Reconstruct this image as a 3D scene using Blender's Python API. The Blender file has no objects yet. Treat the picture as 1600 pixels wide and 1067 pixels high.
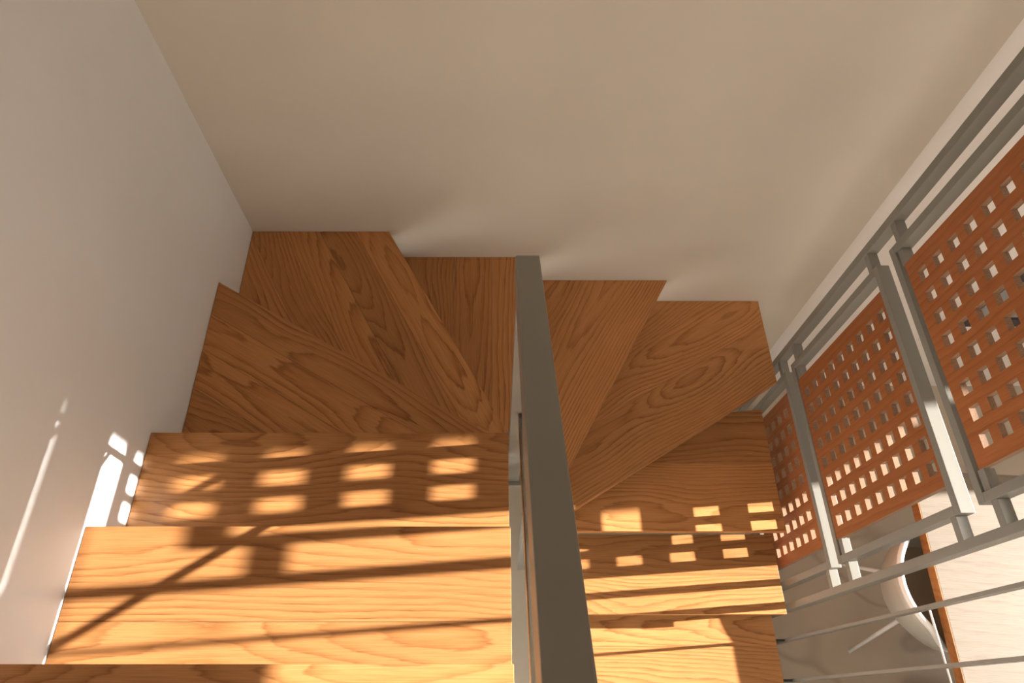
import bpy, bmesh, math, random
from mathutils import Vector, Matrix
random.seed(7)
scene = bpy.context.scene
COL = scene.collection

# ------------------------------------------------------------------ camera, light, exposure
ZO = 3.751                       # camera height above the lower floor
RISE, GO = 0.177, 0.3109         # riser and going of the stair
YN = 0.3876                      # nosing of the first fully seen tread
YB = 1.7138                      # back wall
XL = -1.0                        # left wall
XS = 1.29                        # front plane of the perforated screen
def Z(z): return z + ZO
def lev(n): return ZO - 1.6269 - RISE*(n-1)

cam_d = bpy.data.cameras.new('camera')
cam = bpy.data.objects.new('camera', cam_d)
COL.objects.link(cam)
cam.location = (0, 0, ZO)
cam.rotation_euler = (math.radians(29.01), 0, 0)
cam_d.sensor_fit = 'HORIZONTAL'; cam_d.sensor_width = 36
cam_d.lens = 1034.2/1600*36
cam_d.shift_x = (800-775.2)/1600
cam_d.clip_start = 0.02
scene.camera = cam

SUN_AZ, SUN_T = 0.071, 0.318     # light travels -x, slightly -y, and down
sun_d = bpy.data.lights.new('sun', 'SUN')
sun_d.energy = 32.0; sun_d.angle = math.radians(0.53); sun_d.color = (1.0, 0.96, 0.90)
sun = bpy.data.objects.new('sun', sun_d); COL.objects.link(sun)
sun.rotation_euler = Vector((-1, -SUN_AZ, -SUN_T)).to_track_quat('-Z', 'Y').to_euler()
sun.location = (9, 1, ZO+3)

world = bpy.data.worlds.new('sky'); scene.world = world
world.use_nodes = True
bg = world.node_tree.nodes['Background']
bg.inputs[0].default_value = (1.0, 0.92, 0.82, 1); bg.inputs[1].default_value = 4.3

vs = scene.view_settings
vs.view_transform = 'Standard'; vs.look = 'None'; vs.exposure = 0.06; vs.gamma = 1.0
vs.use_curve_mapping = False
scene.cycles.max_bounces = 8; scene.cycles.diffuse_bounces = 7
scene.cycles.use_denoising = True
scene.cycles.sample_clamp_indirect = 6.0

def portal(name, loc, sx, sy, rot):
    d = bpy.data.lights.new(name, 'AREA'); d.shape = 'RECTANGLE'; d.size = sx; d.size_y = sy
    d.cycles.is_portal = True
    o = bpy.data.objects.new(name, d); COL.objects.link(o); o.location = loc; o.rotation_euler = rot
    return o
WX = 5.2                                   # window wall
WY0, WY1, WZ0, WZ1 = -0.45, 0.808+SUN_AZ*(WX-XS), Z(-2.17), Z(0.80)
portal('window_portal', (WX+0.16, (WY0+WY1)/2, (WZ0+WZ1)/2), WZ1-WZ0, WY1-WY0, (0, math.radians(90), 0))
# unseen second window, added behind the viewpoint for fill light
UX0, UX1, UZ0, UZ1, UY = -0.90, 1.22, Z(-1.15), Z(0.30), -2.6
portal('fill_portal', ((UX0+UX1)/2, UY-0.16, (UZ0+UZ1)/2), UX1-UX0, UZ1-UZ0, (math.radians(90), 0, 0))

# ------------------------------------------------------------------ node helpers
def new_mat(name):
    m = bpy.data.materials.new(name); m.use_nodes = True
    nt = m.node_tree; b = nt.nodes['Principled BSDF']
    return m, nt, b
def node(nt, t, **k):
    n = nt.nodes.new(t)
    for a, v in k.items(): setattr(n, a, v)
    return n
def L(nt, a, b): nt.links.new(a, b)
def math_n(nt, op, a, b=None, c=None):
    n = node(nt, 'ShaderNodeMath', operation=op)
    for i, v in enumerate((a, b, c)):
        if v is None: continue
        if isinstance(v, (int, float)): n.inputs[i].default_value = v
        else: L(nt, v, n.inputs[i])
    return n.outputs[0]
def comb(nt, x, y, z):
    n = node(nt, 'ShaderNodeCombineXYZ')
    for i, v in enumerate((x, y, z)):
        if isinstance(v, (int, float)): n.inputs[i].default_value = v
        else: L(nt, v, n.inputs[i])
    return n.outputs[0]
def noise(nt, vec, scale=1.0, detail=2.0, rough=0.5, dist=0.0):
    n = node(nt, 'ShaderNodeTexNoise'); L(nt, vec, n.inputs['Vector'])
    n.inputs['Scale'].default_value = scale; n.inputs['Detail'].default_value = detail
    n.inputs['Roughness'].default_value = rough; n.inputs['Distortion'].default_value = dist
    return n.outputs['Fac']
def ramp(nt, fac, stops):
    n = node(nt, 'ShaderNodeValToRGB'); L(nt, fac, n.inputs[0])
    e = n.color_ramp.elements
    while len(e) < len(stops): e.new(0.5)
    for el, (p, c) in zip(e, stops):
        el.position = p; el.color = (c[0], c[1], c[2], 1) if len(c) == 3 else c
    return n.outputs[0]
def mix(nt, fac, a, b, mode='MIX'):
    n = node(nt, 'ShaderNodeMix', data_type='RGBA', blend_type=mode)
    if isinstance(fac, (int, float)): n.inputs[0].default_value = fac
    else: L(nt, fac, n.inputs[0])
    for i, v in ((6, a), (7, b)):
        if isinstance(v, tuple): n.inputs[i].default_value = (v[0], v[1], v[2], 1)
        else: L(nt, v, n.inputs[i])
    return n.outputs[2]
def bump(nt, b, h, strength, dist):
    n = node(nt, 'ShaderNodeBump'); n.inputs['Strength'].default_value = strength
    n.inputs['Distance'].default_value = dist; L(nt, h, n.inputs['Height']); L(nt, n.outputs[0], b.inputs['Normal'])

def paint(name, col, rough, bumpy=0.06, sc=260, mottle=0.03):
    m, nt, b = new_mat(name)
    tc = node(nt, 'ShaderNodeTexCoord').outputs['Object']
    n = noise(nt, tc, 1.7, 3)
    dk = tuple(c*(1-mottle) for c in col); lt = tuple(min(1, c*(1+mottle)) for c in col)
    L(nt, ramp(nt, n, [(0.35, dk), (0.65, lt)]), b.inputs['Base Color'])
    b.inputs['Roughness'].default_value = rough
    if bumpy: bump(nt, b, noise(nt, tc, sc, 2), bumpy, 0.002)
    return m

def wood(name, light, mid, dark, freq=58.0, hmin=0.015, hamp=0.20, rough=0.36, fig=0.86, fiber=0.36):
    """plain-sawn board: growth rings cut lengthwise; local x runs along the grain"""
    m, nt, b = new_mat(name)
    sep = node(nt, 'ShaderNodeSeparateXYZ')
    L(nt, node(nt, 'ShaderNodeTexCoord').outputs['Object'], sep.inputs[0])
    at = node(nt, 'ShaderNodeAttribute', attribute_type='OBJECT', attribute_name='seed')
    sd = at.outputs['Fac']
    u = math_n(nt, 'ADD', sep.outputs[0], math_n(nt, 'MULTIPLY', sd, 7.3))
    voff = math_n(nt, 'MULTIPLY', math_n(nt, 'SUBTRACT', math_n(nt, 'FRACT', math_n(nt, 'MULTIPLY', sd, 3.7)), 0.5), 0.20)
    v = math_n(nt, 'ADD', sep.outputs[1], voff)
    w = sep.outputs[2]
    # slow wander of the pith below the face gives the nested arches and closed loops
    n1 = noise(nt, comb(nt, math_n(nt, 'MULTIPLY', u, 1.1), math_n(nt, 'MULTIPLY', v, 1.6), math_n(nt, 'MULTIPLY', sd, 11.0)), 1.0, 1.5, 0.45)
    h = math_n(nt, 'ADD', math_n(nt, 'MULTIPLY', n1, hamp), hmin)
    h = math_n(nt, 'ADD', h, w)
    n2 = noise(nt, comb(nt, math_n(nt, 'MULTIPLY', u, 3.2), math_n(nt, 'MULTIPLY', v, 26.0), sd), 1.0, 4.0, 0.6)
    r = math_n(nt, 'SQRT', math_n(nt, 'ADD', math_n(nt, 'MULTIPLY', v, v), math_n(nt, 'MULTIPLY', h, h)))
    ring = math_n(nt, 'ADD', math_n(nt, 'MULTIPLY', r, freq), math_n(nt, 'MULTIPLY', n2, 1.5))
    saw = math_n(nt, 'FRACT', ring)
    c = ramp(nt, saw, [(0.0, light), (0.38, light), (0.74, mid), (0.90, dark), (1.0, light)])
    patchy = noise(nt, comb(nt, math_n(nt, 'MULTIPLY', u, 2.5), math_n(nt, 'MULTIPLY', v, 9.0), math_n(nt, 'MULTIPLY', sd, 4.0)), 1.0, 2.0)
    pf = math_n(nt, 'MULTIPLY', ramp(nt, patchy, [(0.36, (0.5, 0.5, 0.5)), (0.62, (1, 1, 1))]), fig)
    c = mix(nt, pf, tuple(0.62*l+0.38*d for l, d in zip(light, mid)), c)
    fb = noise(nt, comb(nt, math_n(nt, 'MULTIPLY', u, 9.0), math_n(nt, 'MULTIPLY', v, 420.0), math_n(nt, 'MULTIPLY', w, 120.0)), 1.0, 2.0, 0.6)
    c = mix(nt, fiber, c, ramp(nt, fb, [(0.32, tuple(x*0.55 for x in mid)), (0.62, tuple(min(1, x*1.12) for x in light))]), 'MIX')
    tone = math_n(nt, 'ADD', math_n(nt, 'MULTIPLY', math_n(nt, 'FRACT', math_n(nt, 'MULTIPLY', sd, 5.13)), 0.28), 0.86)
    cl = noise(nt, comb(nt, math_n(nt, 'MULTIPLY', u, 2.0), math_n(nt, 'MULTIPLY', v, 6.0), sd), 1.0, 2.0)
    tone = math_n(nt, 'MULTIPLY', tone, math_n(nt, 'ADD', math_n(nt, 'MULTIPLY', cl, 0.25), 0.875))
    hs = node(nt, 'ShaderNodeHueSaturation'); L(nt, c, hs.inputs['Color']); L(nt, tone, hs.inputs['Value'])
    L(nt, hs.outputs[0], b.inputs['Base Color'])
    b.inputs['Roughness'].default_value = rough
    b.inputs['Specular IOR Level'].default_value = 0.22
    bump(nt, b, math_n(nt, 'ADD', math_n(nt, 'MULTIPLY', saw, -0.35), fb), 0.12, 0.0006)
    return m

M = {}
M['wall_left'] = paint('white_satin_paint', (0.77, 0.78, 0.78), 0.28, 0.05, 40)
M['wall_back'] = paint('beige_matte_paint', (0.60, 0.53, 0.44), 0.60, 0.05, 220)
M['wall_room'] = paint('white_matte_paint', (0.84, 0.81, 0.77), 0.60, 0.05, 220)
M['tread'] = wood('ash_tread', (0.465, 0.213, 0.076), (0.345, 0.137, 0.041), (0.165, 0.053, 0.014), freq=90.0, fiber=0.28, hamp=0.17)
M['panel'] = wood('cherry_panel', (0.34, 0.118, 0.040), (0.28, 0.090, 0.029), (0.19, 0.055, 0.018), freq=40, fig=0.7, rough=0.42, fiber=0.25)
M['ply'] = wood('pale_plywood_edge', (0.32, 0.19, 0.115), (0.27, 0.15, 0.085), (0.20, 0.10, 0.055), freq=120, fig=0.5, rough=0.5)
M['tabletop'] = wood('pale_oak_top', (0.235, 0.192, 0.148), (0.215, 0.170, 0.125), (0.155, 0.110, 0.070), freq=26, fig=0.45, rough=0.45)
M['tableedge'] = wood('orange_oak_edge', (0.38, 0.155, 0.050), (0.32, 0.12, 0.037), (0.21, 0.075, 0.02), freq=26, rough=0.45)
M['steel'] = paint('taupe_powder_coat', (0.215, 0.200, 0.170), 0.38, 0.04, 700, 0.02)
M['darksteel'] = paint('dark_powder_coat', (0.17, 0.155, 0.135), 0.45, 0.04, 700, 0.02)
M['rubber'] = paint('black_rubber', (0.03, 0.028, 0.026), 0.6, 0.0)
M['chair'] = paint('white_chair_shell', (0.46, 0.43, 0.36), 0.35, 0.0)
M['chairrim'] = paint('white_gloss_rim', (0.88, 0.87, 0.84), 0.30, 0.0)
M['cushion'] = paint('brown_cushion', (0.42, 0.34, 0.25), 0.8, 0.2, 300)
M['white_metal'] = paint('white_metal', (0.88, 0.87, 0.85), 0.30, 0.0)
M['mat_grey'] = paint('grey_picture', (0.30, 0.30, 0.29), 0.7, 0.0)
M['cabinet'] = paint('black_cabinet', (0.035, 0.03, 0.03), 0.45, 0.0)
m, nt, b = new_mat('polished_rod'); b.inputs['Metallic'].default_value = 1.0
tcn = node(nt, 'ShaderNodeTexCoord').outputs['Object']
L(nt, ramp(nt, noise(nt, tcn, 30, 2), [(0.3, (0.62, 0.58, 0.52)), (0.7, (0.70, 0.66, 0.60))]), b.inputs['Base Color'])
b.inputs['Roughness'].default_value = 0.18; M['rod'] = m
# veined taupe stone floor
m, nt, b = new_mat('veined_taupe_stone')
tc = node(nt, 'ShaderNodeTexCoord').outputs['Object']
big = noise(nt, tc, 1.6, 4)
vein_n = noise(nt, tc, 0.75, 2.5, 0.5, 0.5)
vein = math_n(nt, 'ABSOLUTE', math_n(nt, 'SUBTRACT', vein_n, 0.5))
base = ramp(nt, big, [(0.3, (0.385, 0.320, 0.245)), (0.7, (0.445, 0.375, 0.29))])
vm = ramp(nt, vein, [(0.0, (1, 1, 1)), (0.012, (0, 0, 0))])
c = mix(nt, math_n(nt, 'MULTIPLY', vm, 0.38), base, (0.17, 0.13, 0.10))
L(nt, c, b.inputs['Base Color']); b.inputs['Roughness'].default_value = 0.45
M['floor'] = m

# ------------------------------------------------------------------ geometry helpers
def link(name, me, mat, parent=None, loc=(0, 0, 0), rz=0.0):
    o = bpy.data.objects.new(name, me); COL.objects.link(o)
    if mat is not None and len(me.materials) == 0: me.materials.append(M[mat] if isinstance(mat, str) else mat)
    o.location = loc; o.rotation_euler = (0, 0, rz)
    if parent is not None: o.parent = parent
    return o
def finish(bm, name, bevel=0.0, seg=2, smooth=False):
    bmesh.ops.recalc_face_normals(bm, faces=bm.faces)
    if bevel:
        bmesh.ops.bevel(bm, geom=list(bm.edges), offset=bevel, segments=seg, profile=0.6, affect='EDGES', clamp_overlap=True)
    me = bpy.data.meshes.new(name); bm.to_mesh(me); bm.free()
    if smooth:
        for p in me.polygons: p.use_smooth = True
    return me
def bm_box(bm, x0, x1, y0, y1, z0, z1):
    v = [bm.verts.new(p) for p in ((x0,y0,z0),(x1,y0,z0),(x1,y1,z0),(x0,y1,z0),(x0,y0,z1),(x1,y0,z1),(x1,y1,z1),(x0,y1,z1))]
    for f in ((0,3,2,1),(4,5,6,7),(0,1,5,4),(1,2,6,5),(2,3,7,6),(3,0,4,7)): bm.faces.new([v[i] for i in f])
def box(name, x0, x1, y0, y1, z0, z1, mat, parent=None, bevel=0.0, base=None):
    """box given in world coordinates; its origin sits at its own centre; base = world origin of the parent"""
    cx, cy, cz = (x0+x1)/2, (y0+y1)/2, (z0+z1)/2
    bm = bmesh.new(); bm_box(bm, x0-cx, x1-cx, y0-cy, y1-cy, z0-cz, z1-cz)
    bx, by, bz = base if base else (0, 0, 0)
    return link(name, finish(bm, name, bevel), mat, parent, (cx-bx, cy-by, cz-bz))
def tube_between(name, a, b_, r, mat, parent=None, base=(0,0,0), n=16, r2=None):
    a, b_ = Vector(a), Vector(b_); d = b_-a; ln = d.length
    bm = bmesh.new()
    bmesh.ops.create_cone(bm, cap_ends=True, segments=n, radius1=r, radius2=r if r2 is None else r2, depth=ln)
    bmesh.ops.rotate(bm, verts=bm.verts, cent=(0,0,0), matrix=d.to_track_quat('Z', 'Y').to_matrix())
    me = finish(bm, name)
    for p in me.polygons: p.use_smooth = len(p.vertices) == 4
    return link(name, me, mat, parent, (a+b_)/2-Vector(base))
def empty(name, loc, label, cat, group=None):
    o = bpy.data.objects.new(name, None); COL.objects.link(o); o.location = loc; o.empty_display_size = 0.1
    o['label'] = label; o['category'] = cat
    if group: o['group'] = group
    return o
def struct(o, label, cat):
    o['kind'] = 'structure'; o['label'] = label; o['category'] = cat; return o

# ------------------------------------------------------------------ the setting
CE = Z(1.9)
RX = 1.498            # corner where the stair wall ends and the white room wall begins
struct(box('wall_left', XL-0.15, XL, UY, YB+0.3, 0, CE, 'wall_left'), 'white satin painted wall left of the wooden treads', 'wall')
struct(box('wall_back', XL, RX, YB, YB+0.3, 0, CE, 'wall_back'), 'beige matte wall behind the winder treads', 'wall')
struct(box('wall_room', RX, WX+0.15, YB+0.05, YB+0.3, 0, CE, 'wall_room'), 'white wall of the room beyond the perforated screen', 'wall')
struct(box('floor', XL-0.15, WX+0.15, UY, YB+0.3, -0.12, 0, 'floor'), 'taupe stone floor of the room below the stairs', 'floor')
struct(box('ceiling', XL-0.15, WX+0.15, UY-0.15, YB+0.3, CE, CE+0.15, 'wall_room'), 'white ceiling high above the stairwell', 'ceiling')
bm = bmesh.new()
bm_box(bm, XL-0.15, UX0, UY-0.15, UY, 0, CE); bm_box(bm, UX1, WX+0.15, UY-0.15, UY, 0, CE)
bm_box(bm, UX0, UX1, UY-0.15, UY, 0, UZ0); bm_box(bm, UX0, UX1, UY-0.15, UY, UZ1, CE)
struct(link('wall_front', finish(bm, 'wall_front'), 'wall_room'), 'white wall behind the viewpoint with an added opening for fill light', 'wall')
# window wall with one tall opening
bm = bmesh.new()
bm_box(bm, WX, WX+0.15, UY, WY0, 0, CE); bm_box(bm, WX, WX+0.15, WY1, YB+0.05, 0, CE)
bm_box(bm, WX, WX+0.15, WY0, WY1, 0, WZ0); bm_box(bm, WX, WX+0.15, WY0, WY1, WZ1, CE)
struct(link('wall_right', finish(bm, 'wall_right'), 'wall_room'), 'white wall with the tall window that lets in the sun', 'wall')
# frame of that window; added crossbars and upper jamb strip shape the sun
def at_window(z): return Z(z)+SUN_T*(WX-XS)
bm = bmesh.new()
bm_box(bm, WX+0.03, WX+0.08, WY0, WY0+0.05, WZ0, WZ1); bm_box(bm, WX+0.03, WX+0.08, WY0+0.05, WY1, WZ0, WZ0+0.05)
bm_box(bm, WX+0.03, WX+0.08, WY1-0.033, WY1, Z(-1.70)+SUN_T*(WX-XS), WZ1)
win = struct(link('window_1', finish(bm, 'window_1'), 'wall_room'), 'tall daylight window frame facing the perforated screen', 'window')
for z0, z1 in ((-1.965, -1.866), (-1.775, -1.682), (-1.615, -1.430)):
    box('sun_block_bar', WX+0.03, WX+0.06, WY0+0.05, WY1-0.034, at_window(z0)+0.01, at_window(z1)+0.01, 'wall_room', win)
# unseen header: slab edge, slit shaped for a sun sliver, upper wall blocking sun
struct(box('trim_1', XS, XS+0.04, UY, YB, Z(-0.887), Z(-0.6881), 'wall_room'), 'white slab edge above the perforated screen', 'trim')
struct(box('wall_upper', XS+0.045, XS+0.185, UY, YB, Z(-0.628), CE, 'wall_room'), 'unseen white upper wall above the slab edge, added to block sun', 'wall')

# ------------------------------------------------------------------ staircase
def clip(poly, p, n, keep=True):
    """keep the side of a convex polygon where (q-p).n >= 0"""
    out = []
    for i in range(len(poly)):
        a, b_ = poly[i], poly[(i+1) % len(poly)]
        da = (a[0]-p[0])*n[0]+(a[1]-p[1])*n[1]; db = (b_[0]-p[0])*n[0]+(b_[1]-p[1])*n[1]
        if da >= 0: out.append(a)
        if (da >= 0) != (db >= 0):
            t = da/(da-db); out.append((a[0]+(b_[0]-a[0])*t, a[1]+(b_[1]-a[1])*t))
    return out
def prism(poly, z0, z1, name, bevel=0.0):
    bm = bmesh.new()
    lo = [bm.verts.new((x, y, z0)) for x, y in poly]; hi = [bm.verts.new((x, y, z1)) for x, y in poly]
    n = len(poly)
    bm.faces.new(hi); bm.faces.new(lo[::-1])
    for i in range(n): bm.faces.new((lo[i], lo[(i+1) % n], hi[(i+1) % n], hi[i]))
    return finish(bm, name, bevel, 2)
def dedupe(poly):
    out = []
    for p in poly:
        if not out or math.hypot(p[0]-out[-1][0], p[1]-out[-1][1]) > 1e-4: out.append(p)
    if len(out) > 1 and math.hypot(out[0][0]-out[-1][0], out[0][1]-out[-1][1]) < 1e-4: out.pop()
    return out
SB = (0.155, 0.65, 0.0)
stairs = empty('staircase', SB, 'open winder staircase of honey-brown wooden treads turning down to the right', 'staircase')
TH = 0.036
def tread(n, poly, ang, nose, cuts, seeds, label=None):
    """poly in plan; ang = grain angle; nose = a point on the nosing line; cuts = board widths measured back from the nose"""
    z = lev(n)
    cx = sum(p[0] for p in poly)/len(poly); cy = sum(p[1] for p in poly)/len(poly)
    # steel bearer under the boards, pulled in from the edges
    inner = [(p[0]+(cx-p[0])*0.12-cx, p[1]+(cy-p[1])*0.12-cy) for p in poly]
    t = link('tread', prism(inner, -0.008, 0, 'tread'), 'darksteel', stairs, (cx-SB[0], cy-SB[1], z-TH-SB[2]))
    if label: t['label'] = label
    d = (math.cos(ang), math.sin(ang)); nn = (-d[1], d[0])          # nn points from back to nose or reverse
    s = 1 if ((cx-nose[0])*nn[0]+(cy-nose[1])*nn[1]) > 0 else -1
    bk = (nn[0]*s, nn[1]*s)                                          # away from the nose
    prev = 0.0; G = 0.00025
    ext = max((p[0]-nose[0])*bk[0]+(p[1]-nose[1])*bk[1] for p in poly)
    edges = [c for c in cuts if c < ext-0.015]+[ext+0.01]
    for i, c in enumerate(edges):
        pl = poly
        if i > 0: pl = clip(pl, (nose[0]+bk[0]*(prev+G), nose[1]+bk[1]*(prev+G)), bk)
        if i < len(edges)-1: pl = clip(pl, (nose[0]+bk[0]*(c-G), nose[1]+bk[1]*(c-G)), (-bk[0], -bk[1]))
        prev = c
        pl = dedupe(pl)
        if len(pl) < 3: continue
        bx_ = sum(p[0] for p in pl)/len(pl); by_ = sum(p[1] for p in pl)/len(pl)
        ca, sa = math.cos(-ang), math.sin(-ang)
        loc = [((p[0]-bx_)*ca-(p[1]-by_)*sa, (p[0]-bx_)*sa+(p[1]-by_)*ca) for p in pl]
        ar = sum(loc[k][0]*loc[(k+1) % len(loc)][1]-loc[(k+1) % len(loc)][0]*loc[k][1] for k in range(len(loc)))
        if ar < 0: loc = loc[::-1]
        bo = link('board', prism(loc, -TH/2, TH/2, 'board', 0.0010), 'tread', t, (bx_-cx, by_-cy, TH/2+0.0003), ang)
        bo['seed'] = float(seeds[i % len(seeds)])
XR = 0.035
def straight_left(n, cuts, seeds, label=None):
    y1 = YN+(n-1)*GO
    tread(n, [(XL+0.002, y1-GO-0.026), (XR, y1-GO-0.026), (XR, y1), (XL+0.002, y1)], 0.0, (0, y1), cuts, seeds, label)
straight_left(-2, [0.15], [0.3, 0.9]); straight_left(-1, [0.15], [0.7, 0.2])
straight_left(0, [0.16], [0.55, 0.31], 'wooden tread nearest the viewpoint, only its front edge in view')
straight_left(1, [0.215], [1.37, 0.62], 'brightly sunlit wooden tread with bold arched grain')
straight_left(2, [0.20], [2.18, 0.83], 'wooden tread with rows of rectangular sun patches')
YBW = YB-0.001
CT = 0.76          # far side of the open well the winders wrap around
def back(p, q, o=0.026):
    """shift the line p-q sideways by o to the right of the direction p->q"""
    d = (q[0]-p[0], q[1]-p[1]); l = math.hypot(*d); n = (d[1]/l, -d[0]/l)
    return (p[0]+n[0]*o, p[1]+n[1]*o), (q[0]+n[0]*o, q[1]+n[1]*o)
def along(p, q, x=None, y=None):
    if x is not None: t = (x-p[0])/(q[0]-p[0])
    else: t = (y-p[1])/(q[1]-p[1])
    return (p[0]+(q[0]-p[0])*t, p[1]+(q[1]-p[1])*t)
N1 = ((-1.0, 1.3443), (-0.0391, 0.7725))
N2 = ((-0.4392, 1.7104), (0.041, 0.8321))
N3 = ((0.1536, 1.7143), (0.1536, 0.76))
N4 = ((0.781, 1.7128), (0.2829, 0.8195))
N5 = ((1.2613, 1.2809), (0.312, 0.7051))
XW = XL+0.002
a1 = math.atan2(N1[1][1]-N1[0][1], N1[1][0]-N1[0][0])
tread(3, [(XW, YN+GO-0.026), (XR, YN+GO-0.026), along(*N1, x=XR), along(*N1, x=XW)], a1, N1[0], [0.115, 0.235, 0.36], [0.44, 1.71, 0.93, 2.6],
      'kite winder tread against the white wall, boards parting at an angle')
b1 = back(*N1)
a2 = math.atan2(N2[1][1]-N2[0][1], N2[1][0]-N2[0][0])
tread(4, [along(*b1, x=XW), along(*b1, x=XR), (XR, CT), along(*N2, y=CT), along(*N2, y=YBW), (XW, YBW)], a2, N2[0], [0.12, 0.25, 0.375, 0.50], [3.1, 2.35, 1.12, 0.51, 2.9],
      'corner winder tread filling the angle of the two walls')
b2 = back(*N2)
tread(5, [along(*b2, y=CT), (N3[0][0], CT), (N3[0][0], YBW), along(*b2, y=YBW)], math.pi/2, N3[0], [0.17, 0.33], [1.9, 0.66, 2.2],
      'narrow middle winder tread partly behind the handrail')
a4 = math.atan2(N4[1][1]-N4[0][1], N4[1][0]-N4[0][0])
tread(6, [(N3[0][0]-0.026, CT), along(*N4, y=CT), along(*N4, y=YBW), (N3[0][0]-0.026, YBW)], a4, N4[0], [0.33], [1.33, 2.05],
      'winder tread with swirling dark grain right of the handrail')
b4 = back(*N4)
a5 = math.atan2(N5[1][1]-N5[0][1], N5[1][0]-N5[0][0])
tread(7, [along(*b4, y=CT), (0.275, CT), along(*N5, x=0.275), N5[0], (1.259, YBW), along(*b4, y=YBW)], a5, N5[0], [0.26, 0.47], [0.27, 1.52, 2.7],
      'widest winder tread ending beside the steel screen')
b5 = back(*N5)
y8 = 0.6625; XE = 1.245
tread(8, [(0.275, y8), (XE-0.008, y8), (XE-0.003, 1.225), along(*b5, x=1.10), along(*b5, x=0.275)], 0.0, (0, y8), [0.30], [0.77, 1.21],
      'tapered tread under the last winder, one large square of sun at its edge')
tread(9, [(0.275, 0.353), (XE, 0.353), (XE, y8+0.026), (0.275, y8+0.026)], 0.0, (0, 0.353), [0.16], [1.05, 0.39],
      'straight tread of the lower flight with sun stripes')
tread(10, [(0.275, 0.042), (XE, 0.042), (XE, 0.353+0.020), (0.275, 0.353+0.020)], 0.0, (0, 0.042), [0.2], [2.42, 0.12],
      'lowest tread in view, its right end in shadow')
tread(11, [(0.275, -0.269), (XE, -0.269), (XE, 0.068), (0.275, 0.068)], 0.0, (0, -0.269), [0.17], [0.2, 0.8])
tread(12, [(0.275, -0.58), (XE, -0.58), (XE, -0.243), (0.275, -0.243)], 0.0, (0, -0.58), [0.17], [0.4, 0.6])
# sloping steel stringers under the inner ends, joined by a post standing in the well
def stringer(x0, x1, ya, za, yb, zb, h):
    bm = bmesh.new(); vs_ = []
    for x in (x0, x1):
        for (y, z) in ((ya, za), (yb, zb), (yb, zb-h), (ya, za-h)): vs_.append(bm.verts.new((x-SB[0], y-SB[1], z)))
    for f in ((0,1,2,3),(7,6,5,4),(0,4,5,1),(1,5,6,2),(2,6,7,3),(3,7,4,0)): bm.faces.new([vs_[i] for i in f])
    return link('stringer', finish(bm, 'stringer', 0.002), 'steel', stairs)
sl = RISE/GO
def nosing_l(y): return lev(1)-(y-YN)*sl
stringer(0.010, 0.030, -0.86, nosing_l(-0.86)-0.215, 0.66, nosing_l(0.66)-0.215, 0.16)
def nosing_r(y): return lev(9)+(y-0.353)*sl
stringer(0.282, 0.302, -0.50, nosing_r(-0.5)-0.215, 0.62, nosing_r(0.62)-0.215, 0.10)
stringer(1.20, 1.22, -0.50, nosing_r(-0.5)-0.215, 0.90, nosing_r(0.90)-0.215, 0.10)
box('centre_post', 0.115, 0.195, 0.66, 0.74, 0, lev(3)-TH-0.01, 'steel', stairs, 0.003, SB)
# bearer arms from the post to the winders
for n, (dx, dy) in ((3, (-0.55, 0.18)), (4, (-0.45, 0.55)), (5, (-0.02, 0.7)), (6, (0.22, 0.7)), (7, (0.62, 0.55)), (8, (0.6, 0.12))):
    a = Vector((0.155+dx*0.05, 0.70+dy*0.05, lev(n)-TH-0.026)); e = Vector((0.155+dx, 0.70+dy, lev(n)-TH-0.026))
    o = tube_between('bearer_arm', a, e, 0.016, 'steel', stairs, SB, 8)

# ------------------------------------------------------------------ centre railing of the upper flight
HX0, HX1 = 0.0337, 0.0757
RB = (0.055, 0.666, lev(4))
rail = empty('stair_railing', RB, 'taupe steel railing with a wide flat handrail running down between the two flights', 'railing')
def hz(y): return Z(-0.909)-(y-0.645)*0.569
def sloped_bar(name, x0, x1, y0, y1, zf, h, mat, bev):
    bm = bmesh.new(); vs_ = []
    for x in (x0, x1):
        for (y, z) in ((y0, zf(y0)), (y1, zf(y1)), (y1, zf(y1)-h), (y0, zf(y0)-h)): vs_.append(bm.verts.new((x-RB[0], y-RB[1], z-RB[2])))
    for f in ((0,1,2,3),(7,6,5,4),(0,4,5,1),(1,5,6,2),(2,6,7,3),(3,7,4,0)): bm.faces.new([vs_[i] for i in f])
    return link(name, finish(bm, name, bev), mat, rail)
sloped_bar('handrail', HX0, HX1, -1.0, 0.690, hz, 0.075, 'steel', 0.003)
box('newel_post', HX0+0.0030, HX1-0.0005, 0.649, 0.670, Z(-2.115), hz(0.66)-0.075, 'steel', rail, 0.002, RB)
box('base_plate', HX0+0.002, HX1+0.030, 0.636, 0.684, Z(-2.127), Z(-2.115), 'steel', rail, 0.002, RB)
def rz_(y, o=0.0): return Z(-1.295)-(y-0.2)*0.569+o
for o_ in (0.0, 0.25, 0.46):
    tube_between('rod', (0.0615, -0.7, rz_(-0.7, o_)), (0.0615, 0.65, rz_(0.65, o_)), 0.0065, 'rod', rail, RB)
box('bracket', HX1+0.030, 0.115, 0.664, 0.684, Z(-2.127), Z(-2.115), 'steel', rail, 0, RB)
for y_ in (-0.62,):
    box('baluster_post', HX0+0.006, HX1-0.006, y_-0.02, y_+0.02, rz_(y_)-0.25, hz(y_)-0.08, 'steel', rail, 0.002, RB)

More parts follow.
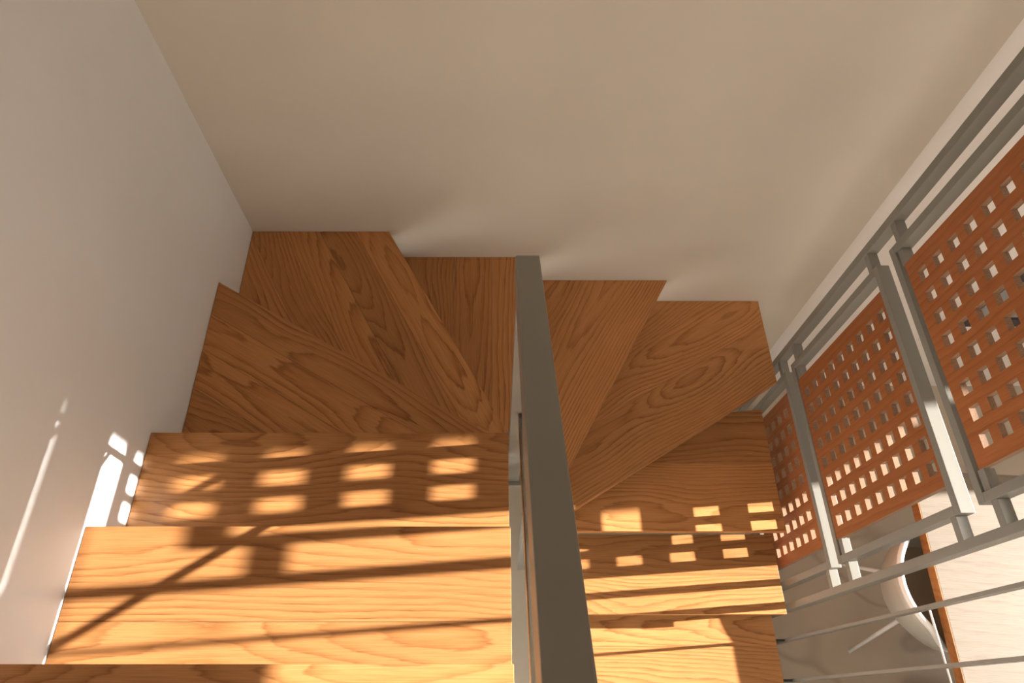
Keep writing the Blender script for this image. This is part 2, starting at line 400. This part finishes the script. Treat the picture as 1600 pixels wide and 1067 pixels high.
# ------------------------------------------------------------------ perforated screen beside the lower flight
SX1 = XS+0.042
FY0, FY1 = 0.475, 1.315               # frame
PY0, PY1 = 0.560, 1.230               # wooden panel
V1 = (1.388, 1.416); V4 = (0.380, 0.407)
TB = (XS+0.02, 0.393, 0.0)
screen = empty('stair_screen', TB, 'tall taupe steel screen holding perforated reddish wood panels right of the stairs', 'screen')
for a, b_ in (V1, V4):
    box('post', XS, SX1, a, b_, 0.0, Z(-0.887), 'steel', screen, 0.002, TB)
for y_ in (0.268, 0.108, -0.05, -0.21, -0.37):
    box('flat_bar', XS+0.002, XS+0.034, y_-0.0055, y_+0.0055, 0.0, Z(-0.887), 'steel', screen, 0.0012, TB)
# short pins tying the rods to the tread ends
for y_, n in ((0.268, 10), (0.108, 10), (0.268, 9)):
    if n == 9: continue
    box('pin', XE+0.0005, XS+0.002, y_-0.004, y_+0.004, lev(n)-0.030, lev(n)-0.020, 'rubber', screen, 0, TB)
FT = 0.027
def frame_mesh(FH):
    bm = bmesh.new()                   # local origin: XS, FY0, top of frame
    w, h = FY1-FY0, FH; d = SX1-XS
    bm_box(bm, 0, d, 0, w, -FT, 0); bm_box(bm, 0, d, 0, w, -h, -h+FT)
    bm_box(bm, 0, d, 0, FT, -h+FT, -FT); bm_box(bm, 0, d, w-FT, w, -h+FT, -FT)
    return finish(bm, 'panel_frame', 0.0016)
NR, NC, HP, HS = 8, 9, 0.0757, 0.0405
PT, PH = 0.018, 0.705                  # panel thickness, height
def panel_mesh(z0h):
    """panel with square holes; local x along z (grain runs upright), y along world y, z thickness towards the stairs"""
    w = PY1-PY0
    y0h = 0.064; # first hole centre from near edge / from top edge
    ys = [0.0]; zs = [0.0]
    for i in range(NR): ys += [y0h+i*HP-HS/2, y0h+i*HP+HS/2]
    for j in range(NC): zs += [z0h+j*HP-HS/2, z0h+j*HP+HS/2]
    ys.append(w); zs.append(PH)
    bm = bmesh.new()
    V = [[[bm.verts.new((k*PT, y, -z)) for z in zs] for y in ys] for k in (0, 1)]
    def hole(i, j): return i % 2 == 1 and j % 2 == 1 and 0 < i < len(ys)-1 and 0 < j < len(zs)-1
    ny, nz = len(ys)-1, len(zs)-1
    solid = lambda i, j: 0 <= i < ny and 0 <= j < nz and not hole(i, j)
    for i in range(ny):
        for j in range(nz):
            if not solid(i, j): continue
            for k in (0, 1): bm.faces.new((V[k][i][j], V[k][i+1][j], V[k][i+1][j+1], V[k][i][j+1]))
            if not solid(i-1, j): bm.faces.new((V[0][i][j], V[0][i][j+1], V[1][i][j+1], V[1][i][j]))
            if not solid(i+1, j): bm.faces.new((V[0][i+1][j], V[0][i+1][j+1], V[1][i+1][j+1], V[1][i+1][j]))
            if not solid(i, j-1): bm.faces.new((V[0][i][j], V[0][i+1][j], V[1][i+1][j], V[1][i][j]))
            if not solid(i, j+1): bm.faces.new((V[0][i][j+1], V[0][i+1][j+1], V[1][i+1][j+1], V[1][i][j+1]))
    # turn so that local x runs along the world z axis
    bmesh.ops.rotate(bm, verts=bm.verts, cent=(0, 0, 0), matrix=Matrix.Rotation(math.radians(90), 3, 'Y'))
    me = finish(bm, 'perforated_panel')
    me.materials.append(M['panel']); me.materials.append(M['ply'])
    for p in me.polygons:
        if abs(p.normal.z) < 0.5: p.material_index = 1
    return me
FHS = (0.785, 0.750, 0.757)
PM = panel_mesh(0.036); PM2 = panel_mesh(0.060)
for k in range(3):
    FH = FHS[k]
    top = Z((-0.974, -1.838, -2.652)[k])
    fr = link('panel_frame', frame_mesh(FH), 'steel', screen, (XS-TB[0], FY0-TB[1], top-TB[2]))
    fr['label'] = ['topmost panel frame cut by the right picture edge', 'middle panel frame with all its panel in view', 'lowest panel frame half hidden by the treads'][k]
    pn = link('perforated_panel', PM2 if k == 2 else PM, 'panel', fr, (0.004, PY0-FY0, (-0.038, -0.029, -0.029)[k]))
    pn.rotation_euler = (0, math.radians(-90), 0)
    pn['seed'] = (0.37, 1.61, 2.24)[k]
    for zz in (-0.062 if k == 0 else -0.044, -FH+0.055):
        for (a, b_) in ((FY1, V1[0]), (V4[1], FY0)):
            bm = bmesh.new(); bm_box(bm, 0.004, 0.038, a-FY0, b_-FY0, zz-0.0125, zz+0.0125)
            link('stub', finish(bm, 'stub', 0.001), 'steel', fr)
    for a, b_ in ((PY1, FY1-FT), (FY0+FT, PY0)):       # blocks holding the panel at its foot
        bm = bmesh.new(); bm_box(bm, 0.006, 0.036, a-FY0, b_-FY0, -FH+0.030, -FH+0.056)
        link('clip', finish(bm, 'clip', 0.001), 'steel', fr)
# flat ties from the top frame up to the slab edge
for y_ in (0.95, 1.20):
    box('tie', XS+0.010, XS+0.028, y_-0.010, y_+0.010, Z(-0.974), Z(-0.887), 'steel', screen, 0, TB)

# ------------------------------------------------------------------ things in the room below
TZ = Z(-2.96)
ta = math.radians(3.0)
tbl = empty('dining_table', (2.33, 0.20, 0), 'pale wooden dining table in the sun beyond the screen', 'table')
tbl.rotation_euler = (0, 0, -ta)
def tlocal(name, x0, x1, y0, y1, z0, z1, mat, bev=0.002):
    bm = bmesh.new(); cx, cy, cz = (x0+x1)/2, (y0+y1)/2, (z0+z1)/2
    bm_box(bm, x0-cx, x1-cx, y0-cy, y1-cy, z0-cz, z1-cz)
    return link(name, finish(bm, name, bev), mat, tbl, (cx, cy, cz))
W2, LN = 0.46, 0.74
top = tlocal('table_top', -W2+0.002, W2-0.002, -1.1, LN, TZ-0.050, TZ, 'tabletop'); top['seed'] = 0.42
for s in (-1, 1):
    e = tlocal('edge_band', s*W2-0.002, s*W2+0.002, -1.1, LN, TZ-0.052, TZ-0.0005, 'tableedge', 0.0004); e['seed'] = 0.9
    e['label'] = 'orange-brown wooden edge of the table top'
for yy in (-0.80, -0.15):
    tlocal('leg', -0.05, 0.05, yy-0.05, yy+0.05, 0.05, TZ-0.05, 'tableedge')['seed'] = 0.5
    tlocal('foot', -0.28, 0.28, yy-0.045, yy+0.045, 0, 0.05, 'tableedge')['seed'] = 0.7
tlocal('stretcher', -0.03, 0.03, -0.75, -0.20, 0.25, 0.33, 'tableedge')['seed'] = 0.6

# white tub chair: shell of revolution open towards the table
CC = (2.005, 0.47)
ch = empty('tub_chair', (CC[0], CC[1], 0), 'white tub chair on thin splayed legs next to the table', 'chair')
RIMZ, SEATZ = Z(-2.995), Z(-3.31)
def shell_mesh():
    NA, NS = 40, 9
    a0, a1_ = math.radians(62), math.radians(298)
    outer = []; inner = []
    for i in range(NA+1):
        a = a0+(a1_-a0)*i/NA
        f = abs(2*i/NA-1)
        q_ = min(1, max(0, (f-0.33)/0.3)); top_ = RIMZ-0.11*q_*q_*(3-2*q_)
        ro, ri = [], []
        for j in range(NS+1):
            t = j/NS
            rad = 0.13+0.135*math.sin(t*math.pi/2)**0.8
            z_ = SEATZ-0.03+(top_-SEATZ+0.03)*t**1.4
            ro.append((rad*math.cos(a), rad*1.02*math.sin(a), z_))
            ri.append(((rad-0.016)*math.cos(a), (rad-0.016)*1.02*math.sin(a), z_+0.002))
        outer.append(ro); inner.append(ri)
    bm = bmesh.new()
    VO = [[bm.verts.new(p) for p in r] for r in outer]; VI = [[bm.verts.new(p) for p in r] for r in inner]
    for i in range(NA):
        for j in range(NS):
            bm.faces.new((VO[i][j], VO[i+1][j], VO[i+1][j+1], VO[i][j+1])); bm.faces.new((VI[i][j], VI[i][j+1], VI[i+1][j+1], VI[i+1][j]))
        bm.faces.new((VO[i][NS], VO[i+1][NS], VI[i+1][NS], VI[i][NS])); bm.faces.new((VO[i][0], VI[i][0], VI[i+1][0], VO[i+1][0]))
    for i in (0, NA):
        for j in range(NS): bm.faces.new((VO[i][j], VO[i][j+1], VI[i][j+1], VI[i][j]))
    rim = [((o[NS][0]+n[NS][0])/2, (o[NS][1]+n[NS][1])/2, o[NS][2]) for o, n in zip(outer, inner)]
    return finish(bm, 'shell', 0, smooth=True), rim
sm, rim = shell_mesh()
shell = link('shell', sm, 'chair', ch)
def sweep(pts, r, name, n=10):
    bm = bmesh.new(); rings = []
    for i, p in enumerate(pts):
        d = (Vector(pts[min(i+1, len(pts)-1)])-Vector(pts[max(i-1, 0)])).normalized()
        s_ = d.cross(Vector((0, 0, 1))).normalized(); u_ = s_.cross(d)
        rings.append([bm.verts.new(Vector(p)+s_*(r*math.cos(2*math.pi*k/n))+u_*(r*math.sin(2*math.pi*k/n))) for k in range(n)])
    for i in range(len(rings)-1):
        for k in range(n): bm.faces.new((rings[i][k], rings[i][(k+1) % n], rings[i+1][(k+1) % n], rings[i+1][k]))
    bm.faces.new(rings[0]); bm.faces.new(rings[-1][::-1])
    return finish(bm, name, 0, smooth=True)
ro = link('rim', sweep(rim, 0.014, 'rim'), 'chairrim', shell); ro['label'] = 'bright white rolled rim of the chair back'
bm = bmesh.new()
bmesh.ops.create_cone(bm, cap_ends=True, segments=40, radius1=0.19, radius2=0.215, depth=0.07)
link('seat', finish(bm, 'seat', 0.012, 3, True), 'cushion', ch, (0.02, 0, SEATZ+0.01))
for fx, fy in ((-0.19, -0.215), (-0.19, 0.235), (0.33, -0.20), (0.33, 0.235)):
    tube_between('leg', (CC[0]+fx*0.40, CC[1]+fy*0.40, SEATZ-0.03), (CC[0]+fx, CC[1]+fy, 0.0), 0.011, 'white_metal', ch, (CC[0], CC[1], 0), 10, 0.008)

# thin white rod standing in for a sliver of sunlight by the chair
p1, p2 = Vector((1.820, 0.382, Z(-2.977))), Vector((1.822, 0.087, Z(-2.979)))
p3 = p1+(p2-p1)*2.0
rt = empty('sun_sliver_rod', (p3.x, p3.y, 0), 'thin white rod added as a sunlit sliver between the tub chair and the table edge', 'rod')
tube_between('rod', p1, p3, 0.0045, 'white_metal', rt, (p3.x, p3.y, 0), 10)
tube_between('foot', (p3.x, p3.y, 0), p3, 0.0075, 'white_metal', rt, (p3.x, p3.y, 0), 10)

# dark-framed picture on the white wall, glimpsed through the holes of the top panel
PX0, PX1, PZ0, PZ1 = 2.38, 2.94, Z(-2.97), Z(-2.49)
pb = ((PX0+PX1)/2, YB+0.05, PZ0)
pic = empty('framed_picture', pb, 'dark-framed grey picture on the white wall, glimpsed through the top panel holes', 'picture')
box('backing', PX0+0.01, PX1-0.01, YB+0.035, YB+0.049, PZ0+0.01, PZ1-0.01, 'mat_grey', pic, 0, pb)
for a in ((PX0, PX1, PZ0, PZ0+0.07), (PX0, PX1, PZ1-0.07, PZ1), (PX0, PX0+0.03, PZ0+0.07, PZ1-0.07), (PX1-0.03, PX1, PZ0+0.07, PZ1-0.07)):
    box('frame_bar', a[0], a[1], YB+0.02, YB+0.05, a[2], a[3], 'cabinet', pic, 0.002, pb)
